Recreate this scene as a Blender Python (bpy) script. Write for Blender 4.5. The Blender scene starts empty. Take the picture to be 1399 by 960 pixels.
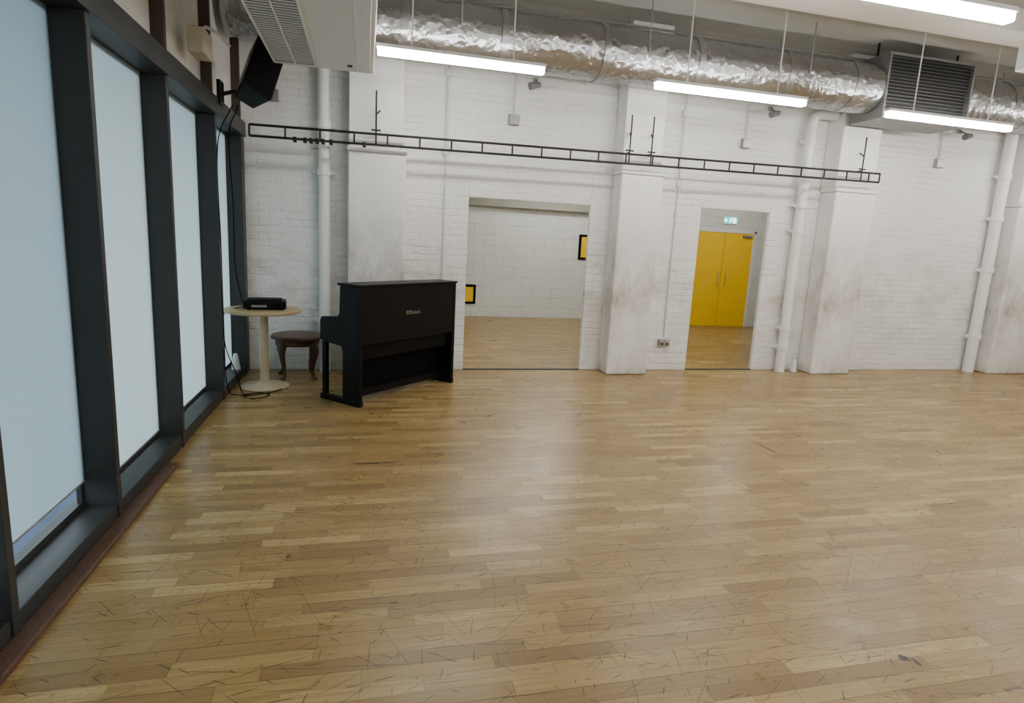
import bpy, bmesh, math, random
from mathutils import Vector, Matrix
random.seed(4)
COL=bpy.context.scene.collection

# ------------------------------------------------------------------ materials
def new_mat(name):
    m=bpy.data.materials.new(name); m.use_nodes=True
    nt=m.node_tree; b=nt.nodes['Principled BSDF']
    return m,nt,b
def N(nt,t,**kw):
    n=nt.nodes.new(t)
    for k,v in kw.items(): setattr(n,k,v)
    return n
def L(nt,a,b): nt.links.new(a,b)
def math_n(nt,op,a,b=None,c=None):
    n=N(nt,'ShaderNodeMath',operation=op)
    for i,x in enumerate((a,b,c)):
        if x is None: continue
        if isinstance(x,(int,float)): n.inputs[i].default_value=x
        else: L(nt,x,n.inputs[i])
    return n.outputs[0]
def mix_c(nt,fac,a,b,mode='MIX'):
    n=N(nt,'ShaderNodeMix',data_type='RGBA',blend_type=mode)
    for s,x in ((0,fac),(6,a),(7,b)):
        if isinstance(x,(int,float)): n.inputs[s].default_value=x
        elif isinstance(x,tuple): n.inputs[s].default_value=(x[0],x[1],x[2],1)
        else: L(nt,x,n.inputs[s])
    return n.outputs[2]
def ramp(nt,fac,stops):
    n=N(nt,'ShaderNodeValToRGB'); L(nt,fac,n.inputs[0])
    e=n.color_ramp.elements
    while len(e)<len(stops): e.new(.5)
    for i,(p,c) in enumerate(stops):
        e[i].position=p; e[i].color=(c[0],c[1],c[2],1) if isinstance(c,tuple) else (c,c,c,1)
    return n.outputs[0]
def noise(nt,vec,scale,detail=3,rough=.5):
    n=N(nt,'ShaderNodeTexNoise'); n.inputs['Scale'].default_value=scale
    n.inputs['Detail'].default_value=detail; n.inputs['Roughness'].default_value=rough
    if vec is not None: L(nt,vec,n.inputs['Vector'])
    return n.outputs[0]
def scaled(nt,vec,s):
    a=N(nt,'ShaderNodeMapping'); a.inputs['Scale'].default_value=s; L(nt,vec,a.inputs[0]); return a.outputs[0]
def objco(nt): return N(nt,'ShaderNodeTexCoord').outputs['Object']
def bump(nt,b,h,dist,strength=1.0):
    n=N(nt,'ShaderNodeBump'); n.inputs['Distance'].default_value=dist; n.inputs['Strength'].default_value=strength
    L(nt,h,n.inputs['Height']); L(nt,n.outputs[0],b.inputs['Normal'])
def simple(name,col,rough=.5,metal=0.,var=.12,nscale=14,bmp=0.0,spec=.5):
    m,nt,b=new_mat(name)
    f=noise(nt,objco(nt),nscale)
    c=mix_c(nt,f,tuple(x*(1-var) for x in col),tuple(min(1,x*(1+var)) for x in col))
    L(nt,c,b.inputs['Base Color']); b.inputs['Roughness'].default_value=rough; b.inputs['Metallic'].default_value=metal
    b.inputs['Specular IOR Level'].default_value=spec
    if bmp: bump(nt,b,noise(nt,objco(nt),nscale*4),bmp)
    return m
def emis(name,col,s):
    m,nt,b=new_mat(name)
    b.inputs['Base Color'].default_value=(*col,1); b.inputs['Emission Color'].default_value=(*col,1); b.inputs['Emission Strength'].default_value=s
    return m

def painted_brick(name,base,bw,bh,mort,dist,dirt=.5,mdark=.12,lump=.5,streak=False):
    m,nt,b=new_mat(name); co=objco(nt)
    sp=N(nt,'ShaderNodeSeparateXYZ'); L(nt,co,sp.inputs[0])
    cb=N(nt,'ShaderNodeCombineXYZ'); L(nt,math_n(nt,'ADD',sp.outputs[0],sp.outputs[1]),cb.inputs[0]); L(nt,sp.outputs[2],cb.inputs[1])
    br=N(nt,'ShaderNodeTexBrick'); br.inputs['Scale'].default_value=1
    wob=N(nt,'ShaderNodeVectorMath',operation='SCALE'); 
    nn=N(nt,'ShaderNodeTexNoise'); nn.inputs['Scale'].default_value=7; nn.inputs['Detail'].default_value=4; L(nt,co,nn.inputs['Vector'])
    sb=N(nt,'ShaderNodeVectorMath',operation='SUBTRACT'); L(nt,nn.outputs['Color'],sb.inputs[0]); sb.inputs[1].default_value=(.5,.5,.5)
    L(nt,sb.outputs[0],wob.inputs[0]); wob.inputs['Scale'].default_value=.045
    ad=N(nt,'ShaderNodeVectorMath',operation='ADD'); L(nt,cb.outputs[0],ad.inputs[0]); L(nt,wob.outputs[0],ad.inputs[1])
    L(nt,ad.outputs[0],br.inputs['Vector'])
    br.inputs['Brick Width'].default_value=bw; br.inputs['Row Height'].default_value=bh; br.inputs['Mortar Size'].default_value=mort; br.inputs['Mortar Smooth'].default_value=1.
    br.inputs['Color1'].default_value=(1,1,1,1); br.inputs['Color2'].default_value=(.45,.45,.45,1); br.inputs['Mortar'].default_value=(.1,.1,.1,1)
    n1=noise(nt,co,40,4,.6); n2=noise(nt,co,9,4,.6)
    vis=ramp(nt,noise(nt,co,1.9,3),[(.35,.4),(.65,1.)])
    h=math_n(nt,'ADD',math_n(nt,'MULTIPLY',br.outputs['Color'],vis),math_n(nt,'ADD',math_n(nt,'MULTIPLY',n1,.6*lump),math_n(nt,'MULTIPLY',n2,1.6*lump)))
    bump(nt,b,h,dist)
    c=mix_c(nt,ramp(nt,noise(nt,co,1.3,4),[(.3,0.),(.75,1.)]),base,tuple(x*.93 for x in base))
    c=mix_c(nt,math_n(nt,'MULTIPLY',math_n(nt,'MULTIPLY',br.outputs['Fac'],vis),mdark),c,(.42,.41,.38))
    c=mix_c(nt,ramp(nt,noise(nt,co,14,5,.7),[(.56,0.),(.75,.14)]),c,(.45,.43,.38))
    band=ramp(nt,math_n(nt,'DIVIDE',sp.outputs[2],3.),[(0,.8),(.05,.35),(.2,.45),(.33,1.),(.44,.7),(.62,.15),(1.,.1)])
    if streak:
        pat=ramp(nt,noise(nt,scaled(nt,co,(3.2,3.2,2.0)),1.,7,.70),[(.36,0.),(.66,1.)])
    else:
        pat=ramp(nt,noise(nt,scaled(nt,co,(1.6,1.6,3.5)),1.,7,.7),[(.42,0.),(.70,1.)])
    d=math_n(nt,'MULTIPLY',band,pat)
    c=mix_c(nt,math_n(nt,'MULTIPLY',d,dirt),c,(.33,.26,.18))
    L(nt,c,b.inputs['Base Color']); b.inputs['Roughness'].default_value=.5
    return m
M_brick=painted_brick('painted_brick',(.87,.865,.84),.235,.078,.011,.0085,.6,.06,1.0)
M_block=painted_brick('painted_block',(.72,.74,.70),.44,.215,.010,.011,.1,.34)
M_plaster=painted_brick('painted_plaster',(.87,.86,.835),9.,9.,.001,.003,.85,0.,.5,True)
M_white=simple('white_paint',(.84,.84,.81),.5,0,.05,6,.002)
M_ceil=simple('grey_ceiling',(.48,.47,.43),.8,0,.12,2,.004)
M_beam=simple('cream_beam',(.74,.71,.64),.7,0,.05,2)
M_steel=simple('dark_grey_steel',(.034,.037,.037),.45,.0,.12,5,0,.3)
M_header=simple('header_steel',(.032,.034,.035),.45,.0,.1,5,0,.35)
M_rust=simple('brown_post',(.06,.038,.028),.6,0,.2,6)
M_thresh=simple('red_brown_wood',(.11,.055,.033),.5,0,.4,22,.003)
M_black=simple('black_satin',(.0062,.006,.006),.42,0,.15,8,0,.13)
M_blackm=simple('black_matt',(.003,.003,.003),.8,0,.1,8,0,.1)
M_blackd=simple('charcoal_cloth',(.010,.010,.0105),.85,0,.1,60,0,.15)
M_railm=simple('black_metal',(.008,.008,.009),.5,.2,.1,20)
M_acw=simple('ac_white',(.74,.74,.72),.4,0,.03,4)
M_slot=simple('dark_slot',(.04,.04,.04),.7)
M_fit=simple('dull_grey_fitting',(.16,.16,.16),.6)
M_grillg=simple('grey_galvanised',(.24,.24,.235),.5,.4,.15,8)
M_louv=simple('louvre_grey',(.16,.16,.155),.5,.3,.1,8)
M_cream=simple('cream_enamel',(.56,.47,.31),.4,0,.05,8)
M_ltwood=simple('pale_table_top',(.48,.36,.19),.4,0,.12,5)
M_dkwood=simple('dark_stool_wood',(.07,.035,.018),.35,0,.3,16,0,.4)
M_grey=simple('grey_plastic',(.28,.28,.28),.5)
M_pipeg=simple('grey_white_paint',(.66,.66,.64),.5,0,.06,8)
M_socket=simple('steel_socket',(.30,.30,.31),.35,.6)
M_yellow=simple('yellow_paint',(.88,.56,.006),.4,0,.04,3)
M_beige=simple('beige_plastic',(.60,.56,.44),.5)
M_whitep=simple('white_plastic',(.75,.75,.74),.4)
M_gold=simple('gold_print',(.25,.21,.14),.5,.2)
M_chrome=simple('brushed_metal',(.5,.5,.5),.3,1.)
M_brassy=simple('satin_handle',(.62,.50,.25),.4,.4)
M_olive=simple('olive_fascia',(.28,.28,.23),.7)
M_tube=emis('lit_tube',(1.,.985,.96),48)
M_green=emis('exit_green',(.10,.55,.52),1.6)
M_signw=emis('exit_white',(1,1,1),3.0)
M_pave=simple('pavement',(.13,.17,.27),.9,0,.5,2)

def foil(name,dist,rough):
    m,nt,b=new_mat(name); co=objco(nt)
    v=N(nt,'ShaderNodeTexVoronoi',feature='SMOOTH_F1'); v.inputs['Scale'].default_value=13; v.inputs['Smoothness'].default_value=.3
    wn=N(nt,'ShaderNodeTexNoise'); wn.inputs['Scale'].default_value=6; L(nt,co,wn.inputs['Vector'])
    wa=N(nt,'ShaderNodeVectorMath',operation='MULTIPLY_ADD'); L(nt,wn.outputs['Color'],wa.inputs[0]); wa.inputs[1].default_value=(.12,.12,.12); L(nt,co,wa.inputs[2])
    L(nt,wa.outputs[0],v.inputs['Vector'])
    n1=noise(nt,co,9,2,.5); n2=noise(nt,co,50,3,.6)
    h=math_n(nt,'ADD',math_n(nt,'MULTIPLY',v.outputs['Distance'],.9),math_n(nt,'ADD',n1,math_n(nt,'MULTIPLY',n2,.18)))
    bump(nt,b,h,dist)
    L(nt,mix_c(nt,noise(nt,co,3,3),(.34,.345,.35),(.48,.485,.49)),b.inputs['Base Color'])
    b.inputs['Metallic'].default_value=.88; b.inputs['Roughness'].default_value=rough
    return m
M_foil=foil('silver_foil',.0125,.27); M_band=foil('foil_tape',.005,.3)
def blind(name,c1,c2):
    m,nt,b=new_mat(name); nt.nodes.remove(b)
    out=nt.nodes['Material Output']; co=objco(nt)
    w=noise(nt,co,220,2); w2=noise(nt,scaled(nt,co,(1,1.2,.5)),1.,2)
    col=mix_c(nt,math_n(nt,'ADD',math_n(nt,'MULTIPLY',w,.5),math_n(nt,'MULTIPLY',w2,.6)),c1,c2)
    tr=N(nt,'ShaderNodeBsdfTranslucent'); df=N(nt,'ShaderNodeBsdfDiffuse'); mx=N(nt,'ShaderNodeMixShader'); mx.inputs[0].default_value=.4
    L(nt,col,tr.inputs[0]); L(nt,col,df.inputs[0]); L(nt,tr.outputs[0],mx.inputs[1]); L(nt,df.outputs[0],mx.inputs[2]); L(nt,mx.outputs[0],out.inputs[0])
    return m
M_blind=blind('frosted_blind',(.48,.57,.56),(.74,.83,.79))
M_blind2=blind('frosted_blind_dark',(.28,.37,.39),(.52,.62,.64))  # same blind shader in darker, cooler colours for one near pane
def glass():
    m,nt,b=new_mat('pane_glass'); nt.nodes.remove(b); out=nt.nodes['Material Output']
    t=N(nt,'ShaderNodeBsdfTransparent'); g=N(nt,'ShaderNodeBsdfGlossy'); g.inputs['Roughness'].default_value=.02
    mx=N(nt,'ShaderNodeMixShader'); mx.inputs[0].default_value=.05
    L(nt,t.outputs[0],mx.inputs[1]); L(nt,g.outputs[0],mx.inputs[2]); L(nt,mx.outputs[0],out.inputs[0])
    t.inputs[0].default_value=(.90,.96,.96,1)
    return m
M_glass=glass()
def floor_mat():
    m,nt,b=new_mat('oak_strip_floor'); co=objco(nt)
    sp=N(nt,'ShaderNodeSeparateXYZ'); L(nt,co,sp.inputs[0]); X,Y=sp.outputs[0],sp.outputs[1]
    RH=.076; LEN=.50
    ry=math_n(nt,'DIVIDE',Y,RH); row=math_n(nt,'FLOOR',ry); fy=math_n(nt,'FRACT',ry)
    w1=N(nt,'ShaderNodeTexWhiteNoise',noise_dimensions='1D'); L(nt,row,w1.inputs['W'])
    rx=math_n(nt,'ADD',math_n(nt,'DIVIDE',X,LEN),math_n(nt,'MULTIPLY',w1.outputs['Value'],7.))
    ix=math_n(nt,'FLOOR',rx); fx=math_n(nt,'FRACT',rx)
    cb=N(nt,'ShaderNodeCombineXYZ'); L(nt,ix,cb.inputs[0]); L(nt,row,cb.inputs[1])
    w2=N(nt,'ShaderNodeTexWhiteNoise',noise_dimensions='2D'); L(nt,cb.outputs[0],w2.inputs['Vector'])
    rnd=w2.outputs['Value']
    base=ramp(nt,rnd,[(0,(.26,.158,.050)),(.12,(.33,.208,.068)),(.45,(.40,.262,.090)),(.83,(.465,.318,.118)),(1,(.60,.435,.185))])
    mp=N(nt,'ShaderNodeMapping'); mp.inputs['Scale'].default_value=(2.2,38,1); 
    sh=N(nt,'ShaderNodeVectorMath',operation='ADD'); L(nt,co,sh.inputs[0]); 
    cb2=N(nt,'ShaderNodeCombineXYZ'); L(nt,math_n(nt,'MULTIPLY',rnd,30.),cb2.inputs[0]); L(nt,cb2.outputs[0],sh.inputs[1]); L(nt,sh.outputs[0],mp.inputs[0])
    g=noise(nt,mp.outputs[0],1.6,6,.7)
    c=mix_c(nt,ramp(nt,g,[(.35,0.),(.68,.6)]),base,(.19,.11,.034))
    ey=math_n(nt,'MINIMUM',fy,math_n(nt,'SUBTRACT',1.,fy)); ex=math_n(nt,'MINIMUM',fx,math_n(nt,'SUBTRACT',1.,fx))
    jy=math_n(nt,'LESS_THAN',ey,.014); jx=math_n(nt,'LESS_THAN',ex,.0028)
    j=math_n(nt,'MAXIMUM',jy,jx)
    m3=math_n(nt,'FRACT',math_n(nt,'DIVIDE',Y,RH*3)); j3=math_n(nt,'LESS_THAN',m3,.012)
    c=mix_c(nt,math_n(nt,'MULTIPLY',j,.42),c,(.07,.04,.015))
    c=mix_c(nt,math_n(nt,'MULTIPLY',j3,.5),c,(.05,.03,.012))
    c=mix_c(nt,ramp(nt,noise(nt,co,.8,6,.65),[(.40,0.),(.75,.38)]),c,(.24,.175,.09))
    c=mix_c(nt,ramp(nt,noise(nt,scaled(nt,co,(1,2.2,1)),60,3,.6),[(.58,0.),(.72,.5)]),c,(.13,.08,.035))
    def segs(rot,cx,cy,wd,prob,amt,c,col=(.045,.027,.013)):
        a=N(nt,'ShaderNodeMapping'); a.inputs['Rotation'].default_value=(0,0,rot); a.inputs['Location'].default_value=(rot*3.1,rot*5.7,0); L(nt,co,a.inputs[0])
        s=N(nt,'ShaderNodeSeparateXYZ'); L(nt,a.outputs[0],s.inputs[0])
        u=math_n(nt,'DIVIDE',s.outputs[0],cx); v=math_n(nt,'DIVIDE',s.outputs[1],cy)
        cv=N(nt,'ShaderNodeCombineXYZ'); L(nt,math_n(nt,'FLOOR',u),cv.inputs[0]); L(nt,math_n(nt,'FLOOR',v),cv.inputs[1])
        wn=N(nt,'ShaderNodeTexWhiteNoise',noise_dimensions='2D'); L(nt,cv.outputs[0],wn.inputs['Vector'])
        q=N(nt,'ShaderNodeSeparateColor'); L(nt,wn.outputs['Color'],q.inputs[0])
        fu=math_n(nt,'FRACT',u); fv=math_n(nt,'FRACT',v)
        y0=math_n(nt,'MULTIPLY_ADD',q.outputs[0],.7,.15)
        tilt=math_n(nt,'MULTIPLY',math_n(nt,'SUBTRACT',fu,.5),math_n(nt,'SUBTRACT',q.outputs[2],.5))
        dist=math_n(nt,'ABSOLUTE',math_n(nt,'SUBTRACT',math_n(nt,'ADD',fv,math_n(nt,'MULTIPLY',tilt,.5)),y0))
        half=math_n(nt,'MULTIPLY',q.outputs[1],.5)
        dx=math_n(nt,'ABSOLUTE',math_n(nt,'SUBTRACT',fu,.5))
        tw=math_n(nt,'MULTIPLY',math_n(nt,'SUBTRACT',half,dx),wd/cy*5)
        tw=math_n(nt,'MINIMUM',tw,wd/cy)
        ln=math_n(nt,'LESS_THAN',dist,tw)
        ex_=math_n(nt,'LESS_THAN',wn.outputs['Value'],prob)
        return mix_c(nt,math_n(nt,'MULTIPLY',math_n(nt,'MULTIPLY',ln,ex_),amt),c,col)
    R=[(.35,.7,.20,.0016,.45,.65),(1.2,.5,.22,.0014,.40,.6),(2.35,.7,.20,.0016,.45,.65),(2.85,.9,.25,.0018,.45,.7),
       (.8,.22,.10,.0016,.40,.7),(1.75,.18,.10,.0016,.35,.7),(2.6,.2,.09,.0016,.40,.7),(.1,.28,.10,.0019,.40,.75),
       (.55,.08,.07,.0024,.25,.75),(2.1,.07,.08,.0024,.22,.75),(3.0,.12,.08,.0026,.25,.75)]
    for r in R: c=segs(*r,c)
    c=segs(.25,1.5,1.1,.0032,.28,.7,c); c=segs(2.9,1.3,1.3,.0034,.25,.7,c)
    wv=N(nt,'ShaderNodeTexNoise'); wv.inputs['Scale'].default_value=30; wv.inputs['Detail'].default_value=3; L(nt,co,wv.inputs['Vector'])
    wa=N(nt,'ShaderNodeVectorMath',operation='MULTIPLY_ADD'); L(nt,wv.outputs['Color'],wa.inputs[0]); wa.inputs[1].default_value=(.04,.04,0); L(nt,co,wa.inputs[2])
    sw=N(nt,'ShaderNodeSeparateXYZ'); L(nt,wa.outputs[0],sw.inputs[0])
    for cx,cy,hx,hy in ((2.17,1.75,.020,.015),(2.20,1.72,.010,.022),(.07,4.17,.16,.012),(3.31,4.21,.012,.2)):
        ax=math_n(nt,'DIVIDE',math_n(nt,'SUBTRACT',sw.outputs[0],cx+.02),hx); ay=math_n(nt,'DIVIDE',math_n(nt,'SUBTRACT',sw.outputs[1],cy+.02),hy)
        d=math_n(nt,'ADD',math_n(nt,'MULTIPLY',ax,ax),math_n(nt,'MULTIPLY',ay,ay))
        c=mix_c(nt,math_n(nt,'MULTIPLY',math_n(nt,'LESS_THAN',d,1.),.9),c,(.02,.012,.007))
    L(nt,c,b.inputs['Base Color'])
    L(nt,ramp(nt,noise(nt,co,5,5,.6),[(.3,.25),(.7,.40)]),b.inputs['Roughness'])
    b.inputs['Specular IOR Level'].default_value=.42
    hh=math_n(nt,'SUBTRACT',math_n(nt,'MULTIPLY',rnd,.3),j)
    bump(nt,b,hh,.0010)
    return m
M_floor=floor_mat()

# ------------------------------------------------------------------ geometry helpers
def link(o,parent=None):
    COL.objects.link(o)
    if parent is not None: o.parent=parent
    return o
def tag(o,label=None,cat=None,kind=None,group=None):
    if label:o['label']=label
    if cat:o['category']=cat
    if kind:o['kind']=kind
    if group:o['group']=group
    return o
def finish(name,bm,mat,parent=None,smooth=False,bevel=0,loc=None,rot=None,recalc=True):
    if recalc: bmesh.ops.recalc_face_normals(bm,faces=bm.faces[:])
    me=bpy.data.meshes.new(name); bm.to_mesh(me); bm.free(); me.materials.append(mat)
    if smooth:
        for p in me.polygons: p.use_smooth=True
    o=bpy.data.objects.new(name,me); link(o,parent)
    if loc:o.location=loc
    if rot:o.rotation_euler=rot
    if bevel:
        md=o.modifiers.new('bevel','BEVEL'); md.width=bevel; md.segments=2; md.limit_method='ANGLE'
    return o
def add_box(bm,x0,x1,y0,y1,z0,z1):
    v=[bm.verts.new(p) for p in [(x0,y0,z0),(x1,y0,z0),(x1,y1,z0),(x0,y1,z0),(x0,y0,z1),(x1,y0,z1),(x1,y1,z1),(x0,y1,z1)]]
    for f in [(0,3,2,1),(4,5,6,7),(0,1,5,4),(1,2,6,5),(2,3,7,6),(3,0,4,7)]: bm.faces.new([v[i] for i in f])
def boxes(name,bl,mat,parent=None,bevel=0,loc=None,rot=None):
    bm=bmesh.new()
    for b in bl: add_box(bm,*b)
    return finish(name,bm,mat,parent,False,bevel,loc,rot)
def sheet(name,x,y0,y1,z0,z1,mat,parent=None):
    bm=bmesh.new(); bm.faces.new([bm.verts.new(p) for p in ((x,y0,z0),(x,y1,z0),(x,y1,z1),(x,y0,z1))])
    return finish(name,bm,mat,parent)
def ring_sweep(bm,pts,rads,seg=12,cap=True):
    pts=[Vector(p) for p in pts]; n=len(pts); rings=[]
    ref=None
    for i,p in enumerate(pts):
        t=(pts[min(i+1,n-1)]-pts[max(i-1,0)]).normalized()
        if ref is None:
            ref=Vector((0,0,1)) if abs(t.z)<.9 else Vector((1,0,0))
        a=(ref-t*ref.dot(t)).normalized(); bvec=t.cross(a); ref=a
        r=rads[i] if isinstance(rads,(list,tuple)) else rads
        rings.append([bm.verts.new(p+(a*math.cos(2*math.pi*k/seg)+bvec*math.sin(2*math.pi*k/seg))*r) for k in range(seg)])
    for i in range(n-1):
        for k in range(seg):
            bm.faces.new([rings[i][k],rings[i][(k+1)%seg],rings[i+1][(k+1)%seg],rings[i+1][k]])
    if cap:
        bm.faces.new(rings[0][::-1]); bm.faces.new(rings[-1])
def catmull(pts,sub=8):
    P=[Vector(p) for p in pts]; P=[P[0]*2-P[1]]+P+[P[-1]*2-P[-2]]; out=[]
    for i in range(1,len(P)-2):
        for s in range(sub):
            t=s/sub; a,b,c,d=P[i-1:i+3]
            out.append(.5*((2*b)+(c-a)*t+(2*a-5*b+4*c-d)*t*t+(3*b-3*c+d-a)*t**3))
    out.append(P[-2]); return out
def tube(name,pts,r,mat,parent=None,seg=12,curve=False,sub=8):
    bm=bmesh.new(); p=catmull(pts,sub) if curve else pts
    ring_sweep(bm,p,r,seg); o=finish(name,bm,mat,parent,True)
    md=o.modifiers.new('es','EDGE_SPLIT'); md.split_angle=math.radians(50)
    return o
def tubes(name,segs,r,mat,parent=None,seg=10):
    bm=bmesh.new()
    for s in segs: ring_sweep(bm,s,r,seg)
    o=finish(name,bm,mat,parent,True); md=o.modifiers.new('es','EDGE_SPLIT'); md.split_angle=math.radians(50)
    return o
def lathe(name,prof,mat,parent=None,loc=None,seg=40):
    bm=bmesh.new(); rings=[]
    for r,z in prof:
        rings.append([bm.verts.new((r*math.cos(2*math.pi*k/seg),r*math.sin(2*math.pi*k/seg),z)) for k in range(seg)])
    for i in range(len(prof)-1):
        for k in range(seg): bm.faces.new([rings[i][k],rings[i][(k+1)%seg],rings[i+1][(k+1)%seg],rings[i+1][k]])
    bm.faces.new(rings[0][::-1]); bm.faces.new(rings[-1])
    o=finish(name,bm,mat,parent,True,0,loc); md=o.modifiers.new('es','EDGE_SPLIT'); md.split_angle=math.radians(40)
    return o
def prism(name,poly,x0,x1,mat,parent=None,bevel=0):
    bm=bmesh.new()
    a=[bm.verts.new((x0,y,z)) for y,z in poly]; b=[bm.verts.new((x1,y,z)) for y,z in poly]
    bm.faces.new(a); bm.faces.new(b[::-1]); n=len(poly)
    for i in range(n): bm.faces.new([a[i],b[i],b[(i+1)%n],a[(i+1)%n]])
    return finish(name,bm,mat,parent,False,bevel)
def thing(name,loc,label,cat,rz=0,group=None):
    o=bpy.data.objects.new(name,None); o.empty_display_size=.1; COL.objects.link(o); o.location=loc; o.rotation_euler=(0,0,rz)
    return tag(o,label,cat,group=group)
def st(o): o['kind']='structure'; return o

# ------------------------------------------------------------------ room shell
XR=11.5; YR=-1.4; ZC=4.2; YB=7.27; XL=-1.41
st(boxes('floor',[(-1.55,XR,YR,12.8,-.1,0)],M_floor))
st(boxes('ceiling',[(-1.55,XR+.1,YR-.1,YB+.3,ZC,ZC+.15)],M_ceil))
o1=(1.19,2.73); h1=2.10; o2=(4.27,5.30); h2=2.17; T=.05
zl=2.50
st(boxes('wall_back',[
 (-1.5,o1[0],YB,YB+T,0,zl),(o1[0],o1[1],YB,YB+T,h1,zl),(o1[1],o2[0],YB,YB+T,0,zl),(o2[0],o2[1],YB,YB+T,h2,zl),(o2[1],XR,YB,YB+T,0,zl),
 (-1.5,XR,YB+.035,YB+.12,zl,ZC)],M_brick,bevel=.006))
st(boxes('wall_right',[(XR,XR+.1,YR,12.8,0,ZC)],M_brick))
st(boxes('wall_rear',[(-1.55,XR,YR-.1,YR,0,ZC)],M_brick))
st(boxes('wall_far',[(.3,6.35,12.55,12.65,0,3.3),(6.35,6.45,11.8,12.65,0,3.3),(6.35,6.84,11.8,11.9,0,3.3),(6.84,8.27,11.8,11.9,2.06,3.3),(8.27,XR,11.8,11.9,0,3.3)],M_block))
st(boxes('wall_side',[(.2,.3,YB+.13,12.65,0,3.3)],M_block))
st(boxes('ceiling_adjoining',[(.2,XR,YB+.13,12.65,3.3,3.4)],M_white))
st(prism('trim_1',[(12.35,2.30),(12.35,3.3),(12.55,3.3),(12.55,2.30)],.3,6.35,M_olive))
st(boxes('trim_2',[(o1[0],o1[1],YB-.004,YB+T,.0,.010)],M_steel))
st(boxes('trim_3',[(o2[0],o2[1],YB-.004,YB+T,.0,.010)],M_steel))

def pillar(x0,x1,label):
    P=thing('pillar',((x0+x1)/2,7.13,0),label,'pillar')
    w=(x1-x0)/2
    boxes('shaft',[(-w,w,-.15,.138,0,zl-.02)],M_plaster,P,.02)
    boxes('capital',[(-w-.012,w+.012,-.162,.138,zl-.02,zl+.03)],M_plaster,P,.012)
    boxes('upper_shaft',[(-w+.005,w-.03,-.12,.172,zl+.03,ZC)],M_plaster,P,.015)
pillar(-.19,.43,'white painted pillar with flaking paint behind the piano')
pillar(2.99,3.55,'white painted pillar with brown scuff marks, between the two openings')
pillar(6.05,6.69,'white painted pillar beside a vertical pipe')
pillar(9.22,9.95,'white painted pillar next to a cast pipe')

st(boxes('trim_4',[(-1.5,XR,5.25,5.62,3.98,ZC)],M_beam,bevel=.01))
st(boxes('trim_5',[(-1.5,XR,1.6,2.0,3.98,ZC)],M_beam,bevel=.01))

# ------------------------------------------------------------------ window wall
MY=[-1.25,-.02,1.20,2.41,3.43,4.62,5.95,7.10]
HZ=2.56; XF=-1.28
k=6
for y in MY:
    w=.05
    if y==MY[-1]: w=.16
    st(boxes('trim_%d'%k,[(XL-.06,XF,y,y+w,0,HZ)],M_steel,bevel=.004)); k+=1
st(boxes('trim_%d'%k,[(XL-.12,XF-.01,YR,7.26,0,.10)],M_steel,bevel=.004)); k+=1
st(boxes('trim_%d'%k,[(XL-.12,-1.26,YR,7.26,HZ,HZ+.15)],M_header,bevel=.004)); k+=1
st(boxes('trim_%d'%k,[(XF-.01,-1.21,YR,4.25,0,.030)],M_thresh,bevel=.006)); k+=1
st(boxes('trim_%d'%k,[(-2.9,XL-.12,-4,11,HZ+.25,HZ+.40)],M_steel)); k+=1   # unseen canopy added outside to dim the tops of the blinds
st(boxes('wall_left',[(XL-.12,-1.36,YR,7.27,HZ+.15,ZC),(XL-.12,XL-.06,YR,-1.25,.1,HZ)],M_white))
for y in (-.05,2.35,3.42,4.62,5.86,7.08):
    st(boxes('trim_%d'%k,[(-1.36,-1.28,y,y+.05,HZ+.15,ZC)],M_rust)); k+=1
n=1
for i in range(len(MY)-1):
    y0=MY[i]+.05; y1=MY[i+1]
    W=st(sheet('window_%d'%n,XL-.05,y0,y1,.10,HZ,M_glass)); n+=1
    boxes('frame',[(XL-.058,XL-.035,y0,y0+.02,.10,HZ),(XL-.058,XL-.035,y1-.02,y1,.10,HZ),(XL-.058,XL-.035,y0+.02,y1-.02,.10,.13),(XL-.058,XL-.035,y0+.02,y1-.02,HZ-.03,HZ)],M_steel,W)
    zb=.24 if i==3 else .135
    B=thing('roller_blind',(XL-.024,(y0+y1)/2,zb),'translucent blue-grey roller blind with daylight behind it' if i==3 else 'translucent pale roller blind glowing with daylight','blind',group='roller blinds along the glazed wall')
    hw=(y1-y0)/2-.002
    sheet('fabric',0,-hw,hw,.008,HZ-zb-.001,M_blind2 if i==3 else M_blind,B)
    boxes('hem_bar',[(-.004,.004,-hw,hw,0,.009)],M_grey,B)
g=boxes('ground',[(-14,-1.55,-8,16,-.2,-.12)],M_pave); g['kind']='structure'

# ------------------------------------------------------------------ duct
D=thing('air_duct',(0,6.62,3.665),'round silver foil-wrapped ventilation duct hung under the ceiling','duct')
def duct_part(x0,x1,nm='duct_section'):
    bm=bmesh.new(); pts=[];rad=[]
    nseg=int((x1-x0)/.05)
    for i in range(nseg+1):
        x=x0+(x1-x0)*i/nseg; pts.append((x,0,0)); rad.append(.285+random.uniform(-.004,.004))
    ring_sweep(bm,pts,rad,48)
    return finish(nm,bm,M_foil,D,True)
duct_part(-1.3,5.99); duct_part(7.29,11.4)
for x in (.35,1.35,2.45,3.55,4.7,5.6,8.0,9.3,10.6):
    tube('joint_band',[(x-.035,0,0),(x+.035,0,0)],.295,M_band,D,48)
for x in (.9,2.9,4.9,8.4):
    for s in (-.30,.30): tube('hanger_rod',[(x,s,0),(x,s,.54)],.006,M_grey,D,8)
G=thing('duct_grille_box',(6.64,6.6,3.30),'galvanised plenum box with grey louvred grille joined to the duct','vent')
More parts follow.
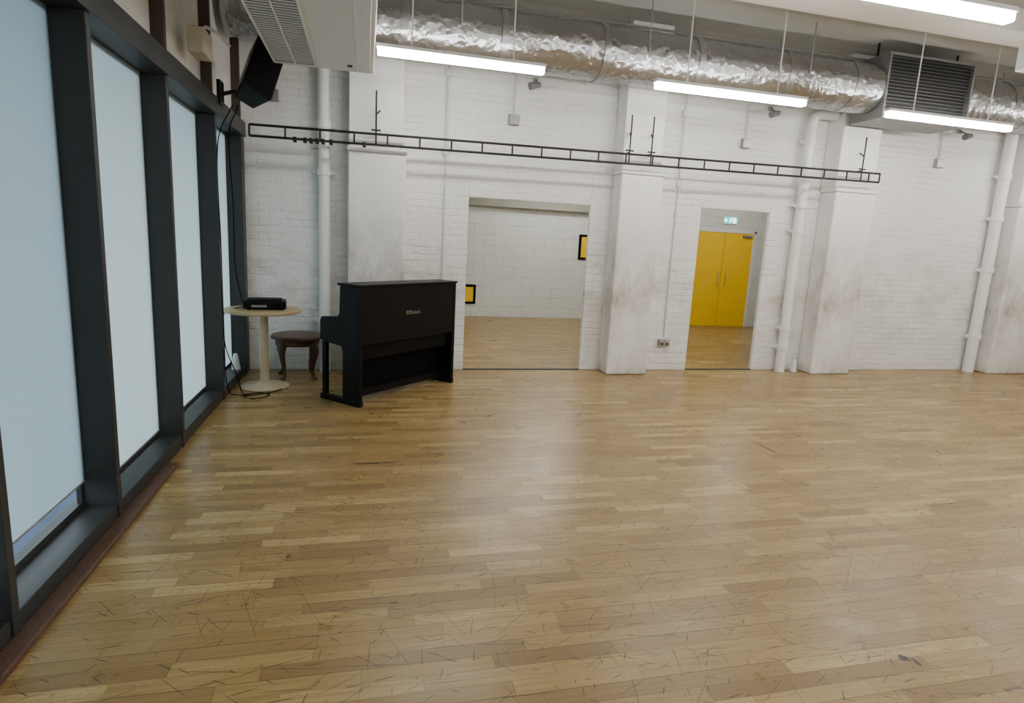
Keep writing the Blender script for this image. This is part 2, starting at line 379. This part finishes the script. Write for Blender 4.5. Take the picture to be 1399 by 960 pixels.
boxes('housing',[(-.64,.64,-.24,.28,0,.025),(-.64,.64,-.24,.28,.715,.74),(-.64,-.615,-.24,.28,.025,.715),(.615,.64,-.24,.28,.025,.715),(-.6,.6,.24,.28,.04,.70)],M_grillg,G,.003)
boxes('backing',[(-.615,.615,-.17,-.16,.025,.715)],M_slot,G)
for x in (-.6,.6): boxes('hanger_rod',[(x-.01,x+.01,0,.02,.74,.9)],M_railm,G)
bm=bmesh.new()
for i in range(18):
    z=.035+i*.038
    v=[bm.verts.new(p) for p in [(-.615,-.235,z),(.615,-.235,z),(.615,-.19,z+.022),(-.615,-.19,z+.022)]]
    bm.faces.new(v)
lo=finish('louvre',bm,M_louv,G); md=lo.modifiers.new('s','SOLIDIFY'); md.thickness=.003

tag(tube('ceiling_conduit',[(-1.3,6.97,4.12),(11.4,6.97,4.12)],.014,M_grey),'thin grey steel conduit running along beneath the ceiling','conduit')

# ------------------------------------------------------------------ strip lights
def strip(x0,x1,y,z=3.2,top=ZC,lab='suspended linear fluorescent light glowing white, beside the foil duct'):
    P=thing('strip_light',((x0+x1)/2,y,z),lab,'light',group='suspended strip lights')
    w=(x1-x0)/2
    boxes('housing',[(-w,w,-.045,.045,.035,.065)],M_whitep,P,.004)
    boxes('diffuser',[(-w+.01,w-.01,-.04,.04,-.025,.035)],M_tube,P,.012)
    for s in (-w*.6,w*.6):
        tube('suspension_rod',[(s,0,.065),(s,0,top-z+.01)],.007,M_whitep,P,8)
strip(.08,1.64,5.86); strip(2.78,4.53,5.86); strip(5.58,7.35,5.86); strip(8.4,10.15,5.86)
ln='suspended linear fluorescent light glowing white over the open floor'
strip(2.35,4.10,3.40,lab=ln); strip(5.2,6.95,3.40,lab=ln); strip(8.0,9.75,3.40,lab=ln)
strip(0.6,2.35,.9,lab=ln); strip(3.6,5.35,.9,lab=ln); strip(7,8.75,.9,lab=ln)
la='added unseen linear light brightening the adjoining room'
strip(1.4,3.1,9.2,z=2.9,top=3.3,lab=la); strip(3.0,4.7,11.2,z=2.9,top=3.3,lab=la); strip(6.4,8.1,9.8,z=2.9,top=3.3,lab=la)  # invented lamps, out of view, added to brighten the adjoining room

# ------------------------------------------------------------------ AC unit
A=thing('air_conditioner',(-.36,4.2,3.0),'white ceiling-suspended air conditioning unit with slatted intake grille','air conditioner')
prism('casing',[(-1.6,.06),(-1.55,.0),(1.64,.0),(1.70,.05),(1.70,.42),(-1.6,.42)],-.42,.42,M_acw,A,.015)
boxes('grille_backing',[(-.40,-.06,-1.4,1.54,-.004,.0)],M_slot,A)
bl=[]
for i in range(58):
    y=-1.38+i*.050
    bl.append((-.39,-.235,y,y+.017,-.010,-.004)); bl.append((-.225,-.07,y,y+.017,-.010,-.004))
boxes('intake_slats',bl,M_acw,A)
boxes('grille_frame',[(-.405,-.39,-1.4,1.54,-.014,0),(-.07,-.05,-1.4,1.54,-.014,0),(-.235,-.225,-1.4,1.54,-.013,0),(-.4,-.06,1.53,1.55,-.014,0)],M_acw,A)
boxes('air_flap',[(.27,.385,-1.5,1.55,-.016,-.002)],M_whitep,A,.004)
boxes('indicator',[(.20,.24,1.42,1.47,-.006,0)],M_slot,A)
for x in (-.3,.3):
    for yy in (-1.2,.9): tube('hanger_rod',[(x,yy,.42),(x,yy,1.21)],.008,M_railm,A,8)
A2=thing('air_conditioner',(6.95,5.0,3.58),'white boxy ceiling-suspended unit near the duct grille','air conditioner')
boxes('casing',[(-.5,.5,-.4,.22,0,.3)],M_acw,A2,.02); boxes('air_flap',[(-.45,.45,.0,.16,-.01,0)],M_slot,A2)
for x in (-.4,.4): tube('hanger_rod',[(x,-.1,.3),(x,-.1,.63)],.008,M_railm,A2,8)

# ------------------------------------------------------------------ ladder rail
R=thing('ladder_rail',(0,6.88,2.58),'long black horizontal ladder rail hung across the pillars','rail')
xa,xb=-1.16,6.60; sl=.0125
def rz(x): return (x-xa)*sl
tube('top_bar',[(xa,0,.06+rz(xa)),(xb,0,.06+rz(xb))],.013,M_railm,R)
tube('bottom_bar',[(xa,0,-.05+rz(xa)),(xb,0,-.05+rz(xb))],.013,M_railm,R)
x=xa
xs=[xa]
while x<xb-.25: x+=.345; xs.append(x)
xs.append(xb)
for x in xs: tube('rung',[(x,0,-.05+rz(x)),(x,0,.06+rz(x))],.010,M_railm,R,8)
for x in (.10,3.02,3.30,6.31):
    z=rz(x)
    tubes('bracket',[[(x,0,z-.06),(x,0,z+.50)],[(x,0,z+.08),(x,.12,z+.08)],[(x-.05,0,z+.10),(x+.05,0,z+.10)],[(x,.0,z+.26),(x+.04,.12,z+.32)]],.009,M_railm,R)
for x in (-.72,-.62,-.56,-.50,-.44,-.36,-.02):
    boxes('hook_clamp',[(x-.018,x+.018,-.025,.025,-.085+rz(x),-.03+rz(x))],M_railm,R,.006)

# ------------------------------------------------------------------ pipes & conduits
def vpipe(pts,r,clamps,label):
    P=thing('wall_pipe',(pts[0][0],pts[0][1],pts[0][2]),label,'pipe')
    o=Vector(pts[0]); loc=[Vector(p)-o for p in pts]
    tube('pipe_run',loc,r,M_white,P,20)
    for z in clamps:
        z-=o.z
        tube('clamp',[(0,0,z-.035),(0,0,z+.035)],r*1.22,M_white,P,20)
        boxes('clamp_bracket',[(-r*1.9,r*1.9,.02,.05,z-.015,z+.015)],M_white,P)
vpipe([(-.45,7.19,0),(-.45,7.19,4.1)],.062,(.6,2.25,2.75,3.4),'white painted vertical pipe beside the first pillar')
vpipe([(5.70,7.18,0),(5.70,7.18,3.33),(5.73,7.18,3.42),(5.82,7.18,3.46),(6.04,7.16,3.46)],.065,(.35,.62,1.95,2.28,3.1),'white painted vertical pipe turning into the pillar at its top')
vpipe([(9.06,7.17,0),(9.06,7.17,4.1)],.075,(.55,1.55,2.3,2.9),'white painted vertical soil pipe beside a pillar')
def conduit(x,z0,z1,boxz,label):
    P=thing('wall_conduit',(x,YB-.012,z0),label,'conduit')
    tube('conduit_run',[(0,0,0),(0,0,z1-z0)],.012,M_pipeg,P,8)
    for z in boxz: boxes('junction_box',[(-.035,.035,-.02,.01,z-z0-.04,z-z0+.04)],M_pipeg,P,.004)
    for z in (z0+.4,z0+1.0,z0+1.6): boxes('saddle_clip',[(-.025,.025,-.014,.012,z-z0-.012,z-z0+.012)],M_pipeg,P)
conduit(.90,1.0,3.9,(2.6,3.45),'thin white painted conduit on the brick wall')
conduit(3.90,.46,3.9,(2.45,3.3),'thin white conduit running down to a wall socket')
S=thing('wall_socket',(3.90,YB-.001,.33),'double metal-clad electrical socket at the foot of the wall','socket')
boxes('back_box',[(-.08,.08,-.045,0,0,.10)],M_socket,S,.006)
boxes('face_plate',[(-.075,.075,-.052,-.045,.005,.095)],M_chrome,S,.003)
boxes('socket_holes',[(-.055,-.02,-.054,-.052,.02,.05),(.02,.055,-.054,-.052,.02,.05)],M_slot,S)
boxes('switches',[(-.05,-.03,-.056,-.052,.06,.08),(.03,.05,-.056,-.052,.06,.08)],M_whitep,S)
for x in (-.98,1.69,4.81,7.95):
    P=thing('wall_sensor',(x,YB+.03,2.96),'small grey switch box on a thin conduit high on the wall','sensor',group='grey boxes high on the back wall')
    boxes('case',[(-.06,.06,-.05,0,0,.12)],M_grey,P,.006)
    boxes('cover',[(-.05,.05,-.056,-.05,.01,.11)],M_socket,P)
    tube('drop_conduit',[(0,-.02,.12),(0,-.02,.85)],.012,M_pipeg,P,8)
for x in (1.87,5.05,8.16):
    P=thing('spotlight',(x,7.10,3.38),'small dull grey adjustable wall lamp below the duct','lamp',group='grey lamps below the duct')
    tube('lamp_body',[(-.06,-.03,-.02),(.0,-.02,.0),(.07,-.01,.015)],[.042,.038,.028],M_fit,P,16)
    tube('arm',[(.05,0,.02),(.06,.16,.1)],.010,M_fit,P,8)
    boxes('base_plate',[(.03,.09,.16,.175,.07,.13)],M_grey,P)

# ------------------------------------------------------------------ adjoining room doors, sign, hatches
DR=st(boxes('door_1',[(6.86,7.55,11.78,11.83,.003,2.04)],M_yellow,bevel=.003))
DR2=st(boxes('door_2',[(7.56,8.25,11.78,11.83,.003,2.04)],M_yellow,bevel=.003))
st(boxes('wall_lobby',[(6.8,8.3,11.9,12.0,0,2.2)],M_white))
for d,x in ((DR,7.47),(DR2,7.66)):
    tubes('handle',[[(x,11.78,.90),(x,11.74,.90),(x,11.74,1.17),(x,11.78,1.17)]],.011,M_brassy,d)
boxes('door_closer',[(7.98,8.20,11.73,11.78,1.95,2.0)],M_socket,DR2,.004)
st(boxes('trim_30',[(6.80,6.86,11.76,11.9,0,2.09),(8.25,8.31,11.76,11.9,0,2.09),(6.80,8.31,11.76,11.9,2.04,2.09)],M_whitep,bevel=.004))
E=thing('exit_sign',(7.62,11.79,2.30),'small illuminated green and white running man fire exit sign','sign')
boxes('sign_box',[(-.17,.17,-.04,.01,-.08,.08)],M_whitep,E,.004)
boxes('sign_face',[(-.16,.16,-.044,-.04,-.07,.07)],M_green,E)
bm=bmesh.new()
def quad(pts):
    bm.faces.new([bm.verts.new((x,-.047,z)) for x,z in pts])
quad([(.06,-.05),(.13,-.05),(.13,.05),(.06,.05)])
quad([(-.13,-.01),(-.07,-.01),(-.07,.012),(-.13,.012)]); quad([(-.15,.0),(-.115,-.035),(-.115,.037)])
ccx,ccz=.012,.045
bm.faces.new([bm.verts.new((ccx+.012*math.cos(a*math.pi/6),-.047,ccz+.012*math.sin(a*math.pi/6))) for a in range(12)])
quad([(-.01,-.005),(.012,-.01),(.022,.028),(.0,.03)])
quad([(-.03,-.045),(-.018,-.05),(.01,-.008),(-.006,-.002)]); quad([(.0,-.01),(.014,-.01),(.038,-.03),(.03,-.04)])
quad([(-.03,.012),(-.024,.004),(.004,.026),(-.002,.032)]); quad([(.018,.028),(.022,.018),(.046,.01),(.048,.02)])
finish('running_man',bm,M_signw,E)
for (x0,x1,z0,z1,lab) in ((4.50,4.80,1.30,1.84,'small yellow wall hatch in a black frame at eye height'),(1.97,2.27,.27,.68,'small yellow wall hatch in a black frame near the floor')):
    P=thing('wall_hatch',((x0+x1)/2,12.55,z0),lab,'hatch'); w=(x1-x0)/2; h=z1-z0
    boxes('hatch_frame',[(-w,-w+.05,-.03,0,0,h),(w-.05,w,-.03,0,0,h),(-w+.05,w-.05,-.03,0,0,.05),(-w+.05,w-.05,-.03,0,h-.05,h)],M_blackm,P)
    boxes('hatch_panel',[(-w+.05,w-.05,-.015,0,.05,h-.05)],M_yellow,P)

# ------------------------------------------------------------------ digital piano
PI=thing('upright_piano',(-.05,5.60,0),'black upright digital piano turned with its back to the room','piano',rz=math.radians(44.2))
LX=1.43; H=1.125
prof=[(.0,.05),(.0,H),(.255,H),(.265,.86),(.30,.83),(.51,.81),(.53,.77),(.53,.60),(.46,.57),(.24,.555),(.22,.50),(.22,.05)]
for x0 in (0,LX-.045): prism('side_panel',prof,x0,x0+.045,M_black,PI,.004)
boxes('lid',[(-.012,LX+.012,-.012,.28,H,H+.022)],M_black,PI,.005)
boxes('upper_back_panel',[(.045,LX-.045,.003,.022,.62,H)],M_black,PI,.002)
boxes('back_rail',[(.045,LX-.045,.0,.05,.585,.618)],M_black,PI,.003)
prism('speaker_panel',[(.05,.585),(.075,.585),(.135,.42),(.11,.42)],.045,LX-.045,M_blackd,PI)
boxes('lower_board',[(.045,LX-.045,.20,.215,.05,.44)],M_blackm,PI)
boxes('bottom_rail',[(.045,LX-.045,.15,.18,.05,.12)],M_black,PI,.003)
boxes('front_panel',[(.045,LX-.045,.235,.255,.82,H)],M_black,PI,.003)
boxes('key_bed',[(.045,LX-.045,.22,.51,.60,.655)],M_black,PI,.004)
prism('key_cover',[(.255,.82),(.32,.81),(.50,.76),(.505,.66),(.255,.66)],.047,LX-.047,M_black,PI,.004)
for x0 in (.002,LX-.047):
    boxes('leg',[(x0,x0+.045,.455,.505,.05,.58)],M_black,PI,.004)
    boxes('foot',[(x0-.004,x0+.049,-.005,.53,0,.055)],M_black,PI,.006)
PD=boxes('pedal_box',[(.56,.87,.215,.30,.06,.15)],M_black,PI,.004)
for x in (.62,.715,.81): boxes('pedal',[(x-.012,x+.012,.30,.39,.07,.082)],M_chrome,PD,.003)
cu=bpy.data.curves.new('logo','FONT'); cu.body='Roland'; cu.size=.050; cu.align_x='LEFT'; cu.extrude=.0008; cu.space_character=1.02; cu.offset=.0006
t=bpy.data.objects.new('tmp',cu); COL.objects.link(t); bpy.context.view_layer.update()
me=bpy.data.meshes.new_from_object(t.evaluated_get(bpy.context.evaluated_depsgraph_get())); bpy.data.objects.remove(t)
me.materials.clear(); me.materials.append(M_gold)
t=bpy.data.objects.new('logo_lettering',me); link(t,PI); t.location=(.695,.0015,.835); t.rotation_euler=(math.radians(90),0,0)
tag(t,'gold printed maker name lettering')
bm=bmesh.new()
for a in (0,.011,.022): add_box(bm,.635+a,.635+a+.006,.001,.003,.835,.871)
add_box(bm,.663,.688,.001,.003,.865,.871); add_box(bm,.663,.688,.001,.003,.835,.841); add_box(bm,.682,.688,.001,.003,.835,.871)
finish('logo_emblem',bm,M_gold,PI)

# ------------------------------------------------------------------ table, projector, stool
T_=thing('round_table',(-1.0,6.46,0),'round pale wood table on a cream pedestal in the window bay','table')
lathe('table_top',[(.355,.775),(.37,.782),(.37,.80),(.362,.808)],M_ltwood,T_)
tube('pedestal',[(0,0,.03),(0,0,.775)],.045,M_cream,T_,24)
lathe('top_plate',[(.12,.765),(.12,.775)],M_cream,T_)
lathe('base',[(.235,0),(.24,.008),(.235,.016),(.08,.035),(.05,.06)],M_cream,T_)
PJ=thing('projector',(-.98,6.46,.809),'black low flat projector lying on the round table','projector',rz=math.radians(6))
boxes('case',[(-.20,.20,-.13,.13,.012,.09)],M_black,PJ,.012)
boxes('lid',[(-.16,.16,-.10,.10,.09,.105)],M_blackd,PJ,.008)
tube('lens',[(.12,-.12,.048),(.12,-.145,.048)],.026,M_blackm,PJ,20)
boxes('status_panel',[(-.12,.02,-.1325,-.13,.03,.05)],M_grey,PJ)
for a in (-.15,.15):
    for b_ in (-.10,.10): boxes('foot',[(a-.015,a+.015,b_-.015,b_+.015,0,.012)],M_blackm,PJ)
ST=thing('piano_stool',(-.72,6.88,0),'dark brown round wooden stool with curved cabriole legs','stool')
lathe('seat',[(.255,.44),(.272,.447),(.276,.465),(.268,.480),(.245,.487)],M_dkwood,ST)
lathe('seat_apron',[(.225,.375),(.23,.44)],M_dkwood,ST)
for a in (45,135,225,315):
    a=math.radians(a+10); ca,sa=math.cos(a),math.sin(a)
    prof=[(.19,.43,.036),(.228,.37,.042),(.240,.30,.035),(.222,.20,.024),(.205,.10,.018),(.215,.04,.019),(.240,.012,.026),(.245,0,.024)]
    bm=bmesh.new(); ring_sweep(bm,catmull([(r*ca,r*sa,z) for r,z,_ in prof],4),[x for i in range(len(prof)-1) for x in [prof[i][2]+(prof[i+1][2]-prof[i][2])*s/4 for s in range(4)]]+[prof[-1][2]],12)
    finish('leg',bm,M_dkwood,ST,True)

# ------------------------------------------------------------------ speaker, box, cables
SP=thing('loudspeaker',(-.94,6.05,2.94),'black loudspeaker tilted on a bracket above the window frames','speaker')
bm=bmesh.new()
pf=[(-.135,-.15),(.135,-.15),(.09,.12),(-.09,.12)]
a=[bm.verts.new((x,y,-.26)) for x,y in pf]; b=[bm.verts.new((x,y,.26)) for x,y in pf]
bm.faces.new(a); bm.faces.new(b[::-1])
for i in range(4): bm.faces.new([a[i],b[i],b[(i+1)%4],a[(i+1)%4]])
RT=(math.radians(-18),math.radians(24),math.radians(28))
cab=finish('cabinet',bm,M_black,SP,False,.015,rot=RT)
gr=boxes('speaker_grille',[(-.12,.12,-.162,-.151,-.24,.24)],M_blackd,SP,.006,rot=RT)
tubes('bracket',[[(-.02,.08,0),(-.16,.05,-.14),(-.30,.02,-.19)],[(-.30,.02,-.26),(-.30,.02,-.10)]],.018,M_railm,SP)
boxes('bracket_plate',[(-.33,-.30,-.04,.08,-.28,-.08)],M_railm,SP)
JB=thing('electrical_box',(-1.28,5.25,2.93),'beige electrical box with a white pipe above the windows','electrical box')
boxes('box_body',[(0,.12,-.10,.16,-.08,.10)],M_beige,JB,.012)
tube('outlet_pipe',[(.08,.0,.10),(.10,.05,.14),(.15,.22,.15),(.19,.42,.12)],.012,M_whitep,JB,10)
def cable(pts,lab,r=.005,mat=M_blackm):
    o=tube('cable',pts,r,mat,None,8,True,8); tag(o,lab,'cable'); return o
cable([(-1.10,6.02,2.66),(-1.20,6.1,2.4),(-1.22,6.3,1.8),(-1.24,6.4,1.25),(-1.20,6.42,.95),(-1.185,6.44,.86)],'thin black cable hanging from the loudspeaker to the projector')
cable([(-1.15,6.03,2.66),(-1.272,5.985,2.3),(-1.272,5.985,1.4),(-1.272,5.985,.7),(-1.26,5.985,.12),(-1.16,6.04,.02),(-.98,6.12,.01),(-.88,6.2,.01),(-.80,6.35,.01)],'long black cable hanging down the window frame')
cable([(-1.19,6.46,.83),(-1.36,6.42,.75),(-1.33,6.3,.45),(-1.2,6.12,.2),(-1.12,6.02,.012),(-1.0,5.95,.01),(-.9,6.08,.01),(-1.02,6.16,.01),(-1.14,6.08,.01)],'black mains cable looping from the projector to the floor')
for loc,lab in (((-1.34,6.80,.10),'small white cone-shaped device on the window sill'),((5.88,7.12,0),'small white cone-shaped device on the floor by a pillar')):
    P=thing('floor_sensor',loc,lab,'device')
    lathe('cone_body',[(.045,0),(.045,.03),(.03,.13),(.022,.17),(.012,.18)],M_whitep,P,seg=20)
    lathe('base_ring',[(.05,0),(.05,.012)],M_grey,P,seg=20)

# ------------------------------------------------------------------ world & camera
w=bpy.data.worlds.new('World'); bpy.context.scene.world=w; w.use_nodes=True
bg=w.node_tree.nodes['Background']; bg.inputs[0].default_value=(.80,.91,1,1); bg.inputs[1].default_value=3.4

cam=bpy.data.cameras.new('Camera'); co=bpy.data.objects.new('Camera',cam); COL.objects.link(co)
dY=Vector((-.2328,.1862,-.9545)).normalized(); dZ=Vector((.0517,.9828,.1791)); dZ=(dZ-dY*dZ.dot(dY)).normalized(); dX=dY.cross(dZ)
M=Matrix((dX,dY,dZ)).to_4x4(); M.translation=Vector((0,0,1.6)); co.matrix_world=M
cam.sensor_fit='HORIZONTAL'; cam.sensor_width=36; cam.lens=820/1399*36; cam.clip_start=.05
bpy.context.scene.camera=co
